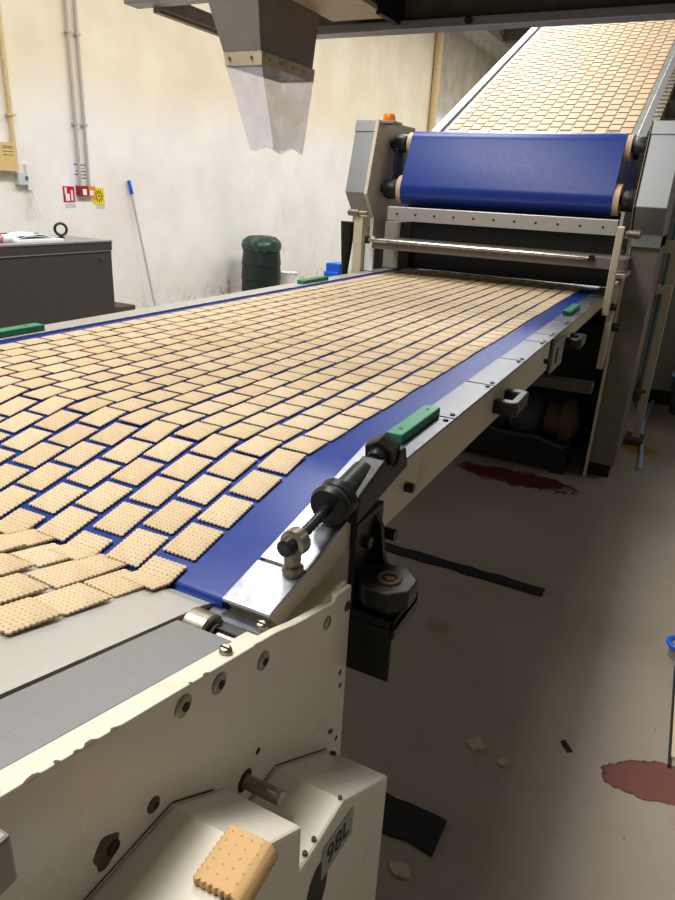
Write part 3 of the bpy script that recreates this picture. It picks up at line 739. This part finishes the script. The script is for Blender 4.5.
for z, a, b, m in ((1.582, 3.665, 3.77, 'ink'), (1.56, 3.71, 3.76, 'pink_ink'), (1.54, 3.68, 3.77, 'ink'), (1.517, 3.665, 3.80, 'ink'), (1.495, 3.71, 3.77, 'ink')):
    flat('text_line', a, z, b, z-.006, m, no, .001, .002)
fs_ = thing('fire_alarm_sign', 'red fire sign with a white hand pictogram beside the conduits', 'sign', (WX, 5.2, 1.25))
flat('sign_board', 3.545, 1.438, 3.655, 1.322, 'paper', fs_, .003); flat('red_field', 3.55, 1.434, 3.65, 1.328, 'red', fs_, .002, .003)
flat('palm', 3.57, 1.385, 3.605, 1.338, 'paper', fs_, .001, .005); flat('finger', 3.565, 1.425, 3.582, 1.385, 'paper', fs_, .001, .005)
flat('flame', 3.618, 1.41, 3.635, 1.34, 'paper', fs_, .001, .005)
flat('caption', 3.565, 1.318, 3.655, 1.29, 'greyblue', fs_, .002)
ys_ = thing('warning_sign', 'yellow square sign with black rays around a dot beside the red box', 'sign', (WX, 5.6, 1.25))
flat('sign_board', 3.825, 1.432, 3.93, 1.315, 'yellow', ys_, .004)
cy_, cz_ = sgn(3.878, 1.374)
for k in range(12):
    a = k*pi/6; mb = MB()
    d = Vector((0, math.cos(a), math.sin(a))); n_ = Vector((0, -math.sin(a), math.cos(a)))*.006; c_ = Vector((WX+.0048, cy_, cz_))
    obj('ray', mb.add([c_+d*.03-n_, c_+d*.062-n_, c_+d*.062+n_, c_+d*.03+n_], [(0, 1, 2, 3)]), 'ink', ys_, 0, 0)
obj('dot', MB().cyl((WX+.003, cy_, cz_), (WX+.0052, cy_, cz_), .012, n=14), 'ink', ys_)
flat('caption', 3.845, 1.312, 3.93, 1.285, 'greyblue', ys_, .002)
rbx = thing('call_point', 'dark red fire call box mounted below the left conduit', 'call point', (WX, 5.4, 1.3))
flat('box', 3.668, 1.44, 3.752, 1.372, 'darkred', rbx, .05); flat('pictogram', 3.70, 1.42, 3.735, 1.38, 'paper', rbx, .001, .05)
obx = thing('sounder_box', 'orange call box mounted below the right conduit', 'call point', (WX, 5.5, 1.3))
flat('box', 3.756, 1.44, 3.818, 1.372, 'orange', obx, .05); flat('pictogram', 3.765, 1.412, 3.80, 1.378, 'paper', obx, .001, .05)
jb = thing('junction_box', 'tan electrical enclosure with vents at the left edge of the wall', 'electrical box', (WX, 4.5, 1.5))
flat('box', 2.95, 1.675, 3.155, 1.51, 'tan_box', jb, .09)
for z in (1.655, 1.645, 1.625, 1.605): flat('vent_slot', 3.06, z, 3.135, z-.004, 'rust', jb, .001, .09)
sb = thing('socket_box', 'small pale blue-grey box with a dark knob below the tan enclosure', 'electrical box', (WX, 4.65, 1.4))
flat('box', 3.168, 1.502, 3.245, 1.432, 'greyblue', sb, .06); flat('knob', 3.222, 1.484, 3.236, 1.464, 'teal', sb, .012, .06)
tk = thing('cable_trunking', 'white cable trunking with loose wires right of the pale blue-grey box', 'trunking', (WX, 4.75, 1.2))
flat('trunk', 3.249, 1.56, 3.285, 1.40, 'trunk', tk, .04)
for k in range(4):
    y = 4.72+.012*k
    obj('wire', MB().tube([(WX+.02, y, 1.37), (WX+.025, y+.01*(k-1), 1.30), (WX+.02, y+.03*(k-1.2), 1.2), (WX+.03, y+.045*(k-1.2), 1.12)], .004, 6), 'trunk', tk)
cp_ = thing('conduit', 'cream conduit with one collar running down to the tan enclosure', 'conduit', (WX+.03, 4.6, 1.5))
obj('pipe', MB().cyl((WX+.03, 4.606, 1.52), (WX+.03, 4.606, 5.6), .02, n=12), 'pipe_cream', cp_)
obj('collar', MB().box(WX, WX+.06, 4.57, 4.645, 1.99, 2.01), 'pipe_cream', cp_, 0, 0)
# ------------------------------------------------------------------ things along the wall
cb = thing('storage_cabinet', 'charcoal cabinet with a grey steel top left of the conveyor', 'cabinet', (-3.9, 2.7, 0))
obj('body', MB().box(-4.11, -3.62, 1.7, 3.59, .06, 1.03), 'cabinet', cb, .004, 0)
obj('top_band', MB().box(-4.112, -3.615, 1.69, 3.595, 1.035, 1.09), 'cabinet', cb, .003, 0)
obj('worktop', MB().box(-4.115, -3.612, 1.685, 3.60, 1.088, 1.10), 'cabinet_top', cb, .002, 0)
obj('trim_strip', MB().box(-3.62, -3.616, 1.7, 3.59, 1.028, 1.035), 'cabinet_top', cb, 0, 0)
obj('plinth', MB().box(-4.08, -3.66, 1.75, 3.55, 0, .06), 'dark', cb, 0, 0)
obj('lock', MB().cyl((-3.622, 3.49, .985), (-3.605, 3.49, .985), .012, n=14), 'chrome', cb)
eb = thing('lifting_eye', 'black ring bolt standing on the charcoal cabinet', 'ring bolt', (-3.86, 3.38, 1.10))
obj('ring', MB().torus((-3.86, 3.38, 1.16), (.85, -.5, 0), .038, .009), 'blackplastic', eb)
obj('shank', MB().lathe((-3.86, 3.38, 1.10), (-3.86, 3.38, 1.125), [(0, .022), (.4, .022), (.5, .012), (1, .012)], 14), 'blackplastic', eb)
pr_ = thing('paper_sheet', 'white papers with a blue printed band on the charcoal cabinet', 'paper', (-3.85, 3.1, 1.10))
obj('sheet', MB().box(-3.98, -3.72, 2.92, 3.28, 1.10, 1.112), 'paper', pr_, 0, 0)
obj('curled_sheet', MB().prism([(2.95, 1.112), (3.05, 1.14), (3.13, 1.145), (3.24, 1.118), (3.24, 1.114), (3.13, 1.139), (3.05, 1.134)], 'X', -3.95, -3.76), 'paper', pr_, 0, 0)
obj('blue_band', MB().prism([(2.98, 1.124), (3.12, 1.1465), (3.13, 1.1475), (2.98, 1.126)], 'X', -3.80, -3.762), 'belt', pr_, 0, 0)
mk = thing('marker_roll', 'pink and white roll lying on the cabinet near the left edge', 'roll', (-3.78, 2.78, 1.10))
obj('barrel', MB().cyl((-3.80, 2.66, 1.122), (-3.76, 2.84, 1.122), .022, n=14), 'pinkish', mk)
obj('cap', MB().cyl((-3.76, 2.84, 1.122), (-3.755, 2.90, 1.122), .026, n=14), 'paper', mk)
tag(obj('cardboard_tube', MB().cyl((-4.02, 2.2, 1.118), (-3.98, 3.05, 1.118), .018, n=12), 'blackplastic'), 'black rod lying along the back of the charcoal cabinet', 'rod')
bw = thing('broom', 'long pale broom handle with a blue grip leaning against the wall', 'broom', (-5.55, 6.4, 0))
obj('pole', MB().cyl((-5.70, 6.32, .0), (-5.772, 6.07, 1.44), .013, n=12), 'broompole', bw)
obj('grip', MB().cyl((-5.767, 6.088, 1.36), (-5.775, 6.06, 1.50), .021, .018, 12), 'bluebox', bw)
tag(obj('wooden_block', MB().box(-5.55, -5.25, 5.25, 5.5, 0, .25), 'brownwood', None, .004, 0), 'low dark brown block on the floor beyond the charcoal cabinet', 'block')
tk_ = thing('waste_bin', 'dark green bin with a crumpled green lid against the cream wall', 'bin', (-5.35, 8.1, 0))
bl = MB(); loops = []
for z, r in ((0, .27), (.1, .285), (.3, .28), (.31, .29), (.5, .275), (.51, .285), (.68, .265), (.74, .255)):
    loops.append([Vector((-5.35+r*.95*math.cos(2*pi*i/32), 8.1+r*math.sin(2*pi*i/32), z)) for i in range(32)])
obj('bin_body', bl.loft(loops), 'tank', tk_)
ld = MB(); loops = []
for z, r in ((.70, .275), (.76, .29), (.81, .275), (.86, .2), (.89, .1), (.895, .02)):
    loops.append([Vector((-5.35+r*.95*math.cos(2*pi*i/32), 8.1+r*math.sin(2*pi*i/32), z+R.uniform(-.02, .02)*(r > .1))) for i in range(32)])
obj('lid', ld.loft(loops), 'tanklid', tk_)
bk = thing('bucket', 'white plastic bucket on the floor right of the dark green bin', 'bucket', (-5.3, 8.75, 0))
obj('pail', MB().lathe((-5.3, 8.75, 0), (-5.3, 8.75, .36), [(0, .10), (.95, .13), (.97, .14), (1, .14)], 24), 'whitebucket', bk)
obj('bail', MB().tube([(-5.3+.14*math.cos(a), 8.75, .35-.1*math.sin(a)) for a in [k*pi/10 for k in range(11)]], .004, 6), 'zinc', bk)
bb = thing('blue_crate', 'bright blue plastic box beside the machine beyond the left rail', 'box', (-2.4, 4.63, 0))
obj('stand', MB().box(-2.5, -2.3, 4.5, 4.78, 0, .80), 'cream', bb, .004, 0)
obj('box', MB().box(-2.46, -2.34, 4.60, 4.75, .80, .99).box(-2.46, -2.34, 4.57, 4.61, .80, .93), 'bluebox', bb, .01, 0)
# ------------------------------------------------------------------ on the floor, right
def strip(name, label, x0, x1, y0, y1, seed):
    r = random.Random(seed); top_, bot = [], []
    for k in range(15):
        x = x0+(x1-x0)*k/14; top_.append((x, y1+r.uniform(-.006, .006))); bot.append((x, y0+r.uniform(-.006, .006)))
    o = obj(name, MB().prism(bot+top_[::-1], 'Z', 0, .006), 'dark_rail', None, .001, 0); tag(o, label, 'rail')
strip('floor_rail', 'long thin black steel strip set across the floor under the conveyor', -1.15, -.263, 2.465, 2.53, 1)
strip('floor_rail', 'short wide black steel strip on the floor beside the cream guard', -.75, -.262, 1.165, 1.275, 2)
def crumb(x, y, sx, sy, rot, seed):
    r = random.Random(seed); n = 9
    pl = [(x+sx*r.uniform(.75, 1.1)*math.cos(rot+2*pi*k/n), y+sy*r.uniform(.75, 1.1)*math.sin(rot+2*pi*k/n)) for k in range(n)]
    return MB().prism(pl, 'Z', 0, .006)
tag(obj('biscuit_piece', MB().prism([(-.300, 1.556), (-.268, 1.532), (-.238, 1.564), (-.272, 1.592)], 'Z', 0, .006), 'tray'), 'square piece of biscuit dropped on the floor', 'crumb')
tag(obj('biscuit_piece', crumb(-.185, 1.535, .016, .017, .3, 5), 'tray'), 'small pale crumb on the floor beside the square dropped piece', 'crumb')
tag(obj('rubber_scrap', MB().prism([(-.055, 1.70), (-.045, 1.712), (-.018, 1.678), (-.03, 1.668)], 'Z', 0, .006), 'black'), 'thin dark scrap on the floor left of the red patch', 'scrap')
tag(obj('biscuit_piece', crumb(-.43+.115, 1.09, .03, .02, .8, 9), 'tray'), 'brown crumb on the floor at the bottom edge near the guard', 'crumb')
cs = thing('caster_wheel', 'blue rimmed round caster at the right edge of the picture', 'wheel', (.238, 2.33, 0))
obj('tyre', MB().torus((.238, 2.33, .055), (0, 0, 1), .036, .010), 'bluebox', cs)
obj('hub', MB().lathe((.238, 2.33, 0), (.238, 2.33, .054), [(0, .03), (.8, .032), (1, .03)], 20), 'grey_paint', cs)
ep = thing('steel_channel', 'upright channel edge standing on the floor below the blue caster', 'channel', (.27, 1.95, 0))
obj('web', MB().box(.232, .238, 1.76, 2.26, 0, .012), 'dark', ep, 0, 0); obj('flange', MB().box(.238, .30, 1.80, 2.26, 0, .010), 'cream', ep, 0, 0)
tag(obj('streak', MB().tube([(.06, 6.9, .012), (-.01, 6.7, .012), (-.05, 6.16, .012), (-.07, 5.47, .012), (-.078, 5.04, .012), (-.04, 4.5, .012), (-.03, 4.2, .012)], .012, 8), 'blueglow'), 'pale blue light hose running along the floor beside the black tub', 'streak')  # streak of bluish light on the floor, modelled as a thin tube
dk = thing('storage_tub', 'black tub with a blue-lit rim on the floor at the far right', 'tub', (.20, 5.7, 0))
obj('tub_body', MB().loft([[Vector((.22+r*math.cos(2*pi*i/24), 5.75+r*math.sin(2*pi*i/24), z)) for i in range(24)] for z, r in ((0, .15), (.28, .175), (.30, .17))]), 'blackplastic', dk)
obj('rim', MB().torus((.22, 5.75, .30), (0, 0, 1), .175, .014), 'blueglow', dk)  # blue light on the rim put into its colour
# finish the duct: strip and vinyl sleeve
sv = MB()
L0 = ring(-1.39, -1.258, 1.895, 2.21, 1.832); L1 = ring(-1.300, -1.215, 1.90, 2.08, 1.60)
def sub(loop, n=6):
    o = []
    for i in range(4):
        a, b = loop[i], loop[(i+1) % 4]; o += [a.lerp(b, k/n) for k in range(n)]
    return o
loops = []
for k in range(9):
    t = k/8; l = [a.lerp(b, t) for a, b in zip(sub(L0), sub(L1))]
    if k: l = [p+Vector((R.uniform(-.0015, .0015), R.uniform(-.0015, .0015), (.008*math.sin(p.x*70+p.y*40) if k == 8 else 0)))*t for p in l]
    loops.append(l)
obj('clear_sleeve', sv.loft(loops, False), 'clear', hc, smooth=80, label='clear plastic sleeve')
clamp = MB()
o1 = ring(-1.393, -1.255, 1.892, 2.213, 1.862); o2 = ring(-1.386, -1.255, 1.892, 2.205, 1.825)
obj('clamp_strip', clamp.loft([o1, o2], False), 'tray', hc, 0, 0)
for k in range(4): obj('clamp_rivet', MB().cyl((-1.256, 1.93+.07*k, 1.845), (-1.251, 1.93+.07*k, 1.845), .005, n=8), 'zinc', hc)
for k in range(2): obj('clamp_rivet', MB().cyl((-1.37+.08*k, 1.893, 1.845), (-1.37+.08*k, 1.888, 1.845), .005, n=8), 'zinc', hc)
# ------------------------------------------------------------------ light
def area(name, loc, sx, sy, power, col=(1, 1, .99), rot=(0, 0, 0)):
    l = bpy.data.lights.new(name, 'AREA'); l.shape = 'RECTANGLE'; l.size = sx; l.size_y = sy; l.energy = power; l.color = col
    o = bpy.data.objects.new(name, l); COL.objects.link(o); o.location = loc; o.rotation_euler = rot; return o
for y in (0.8, 4.1, 7.4, 10.7, 14, 17.5):
    area('ceiling_lamp', (-2.3, y, 5.1), 1.3, 1.8, 185)
area('ceiling_lamp', (-1.5, -.5, 4.6), 1.1, 1.6, 115)
for y in (5, 9): area('ceiling_lamp', (3.4, y, 5.1), 1.3, 1.8, 40)  # weak fill lamps added to lift the right-hand floor
area('cool_fill_lamp', (-1.5, 25.8, 3), 4, 2.5, 130, (.72, .86, 1), (pi/2, 0, pi))  # cool lamp added unseen at the back to brighten the glossy panel
w = bpy.data.worlds.new('world'); sc.world = w; w.use_nodes = True
w.node_tree.nodes['Background'].inputs[0].default_value = (.91, .89, .87, 1); w.node_tree.nodes['Background'].inputs[1].default_value = .16
sc.view_settings.view_transform = 'Standard'; sc.view_settings.look = 'None'; sc.view_settings.gamma = 1; sc.view_settings.exposure = -0.3
sc.view_settings.use_curve_mapping = False
sc.cycles.use_denoising = True
sc.cycles.max_bounces = 8
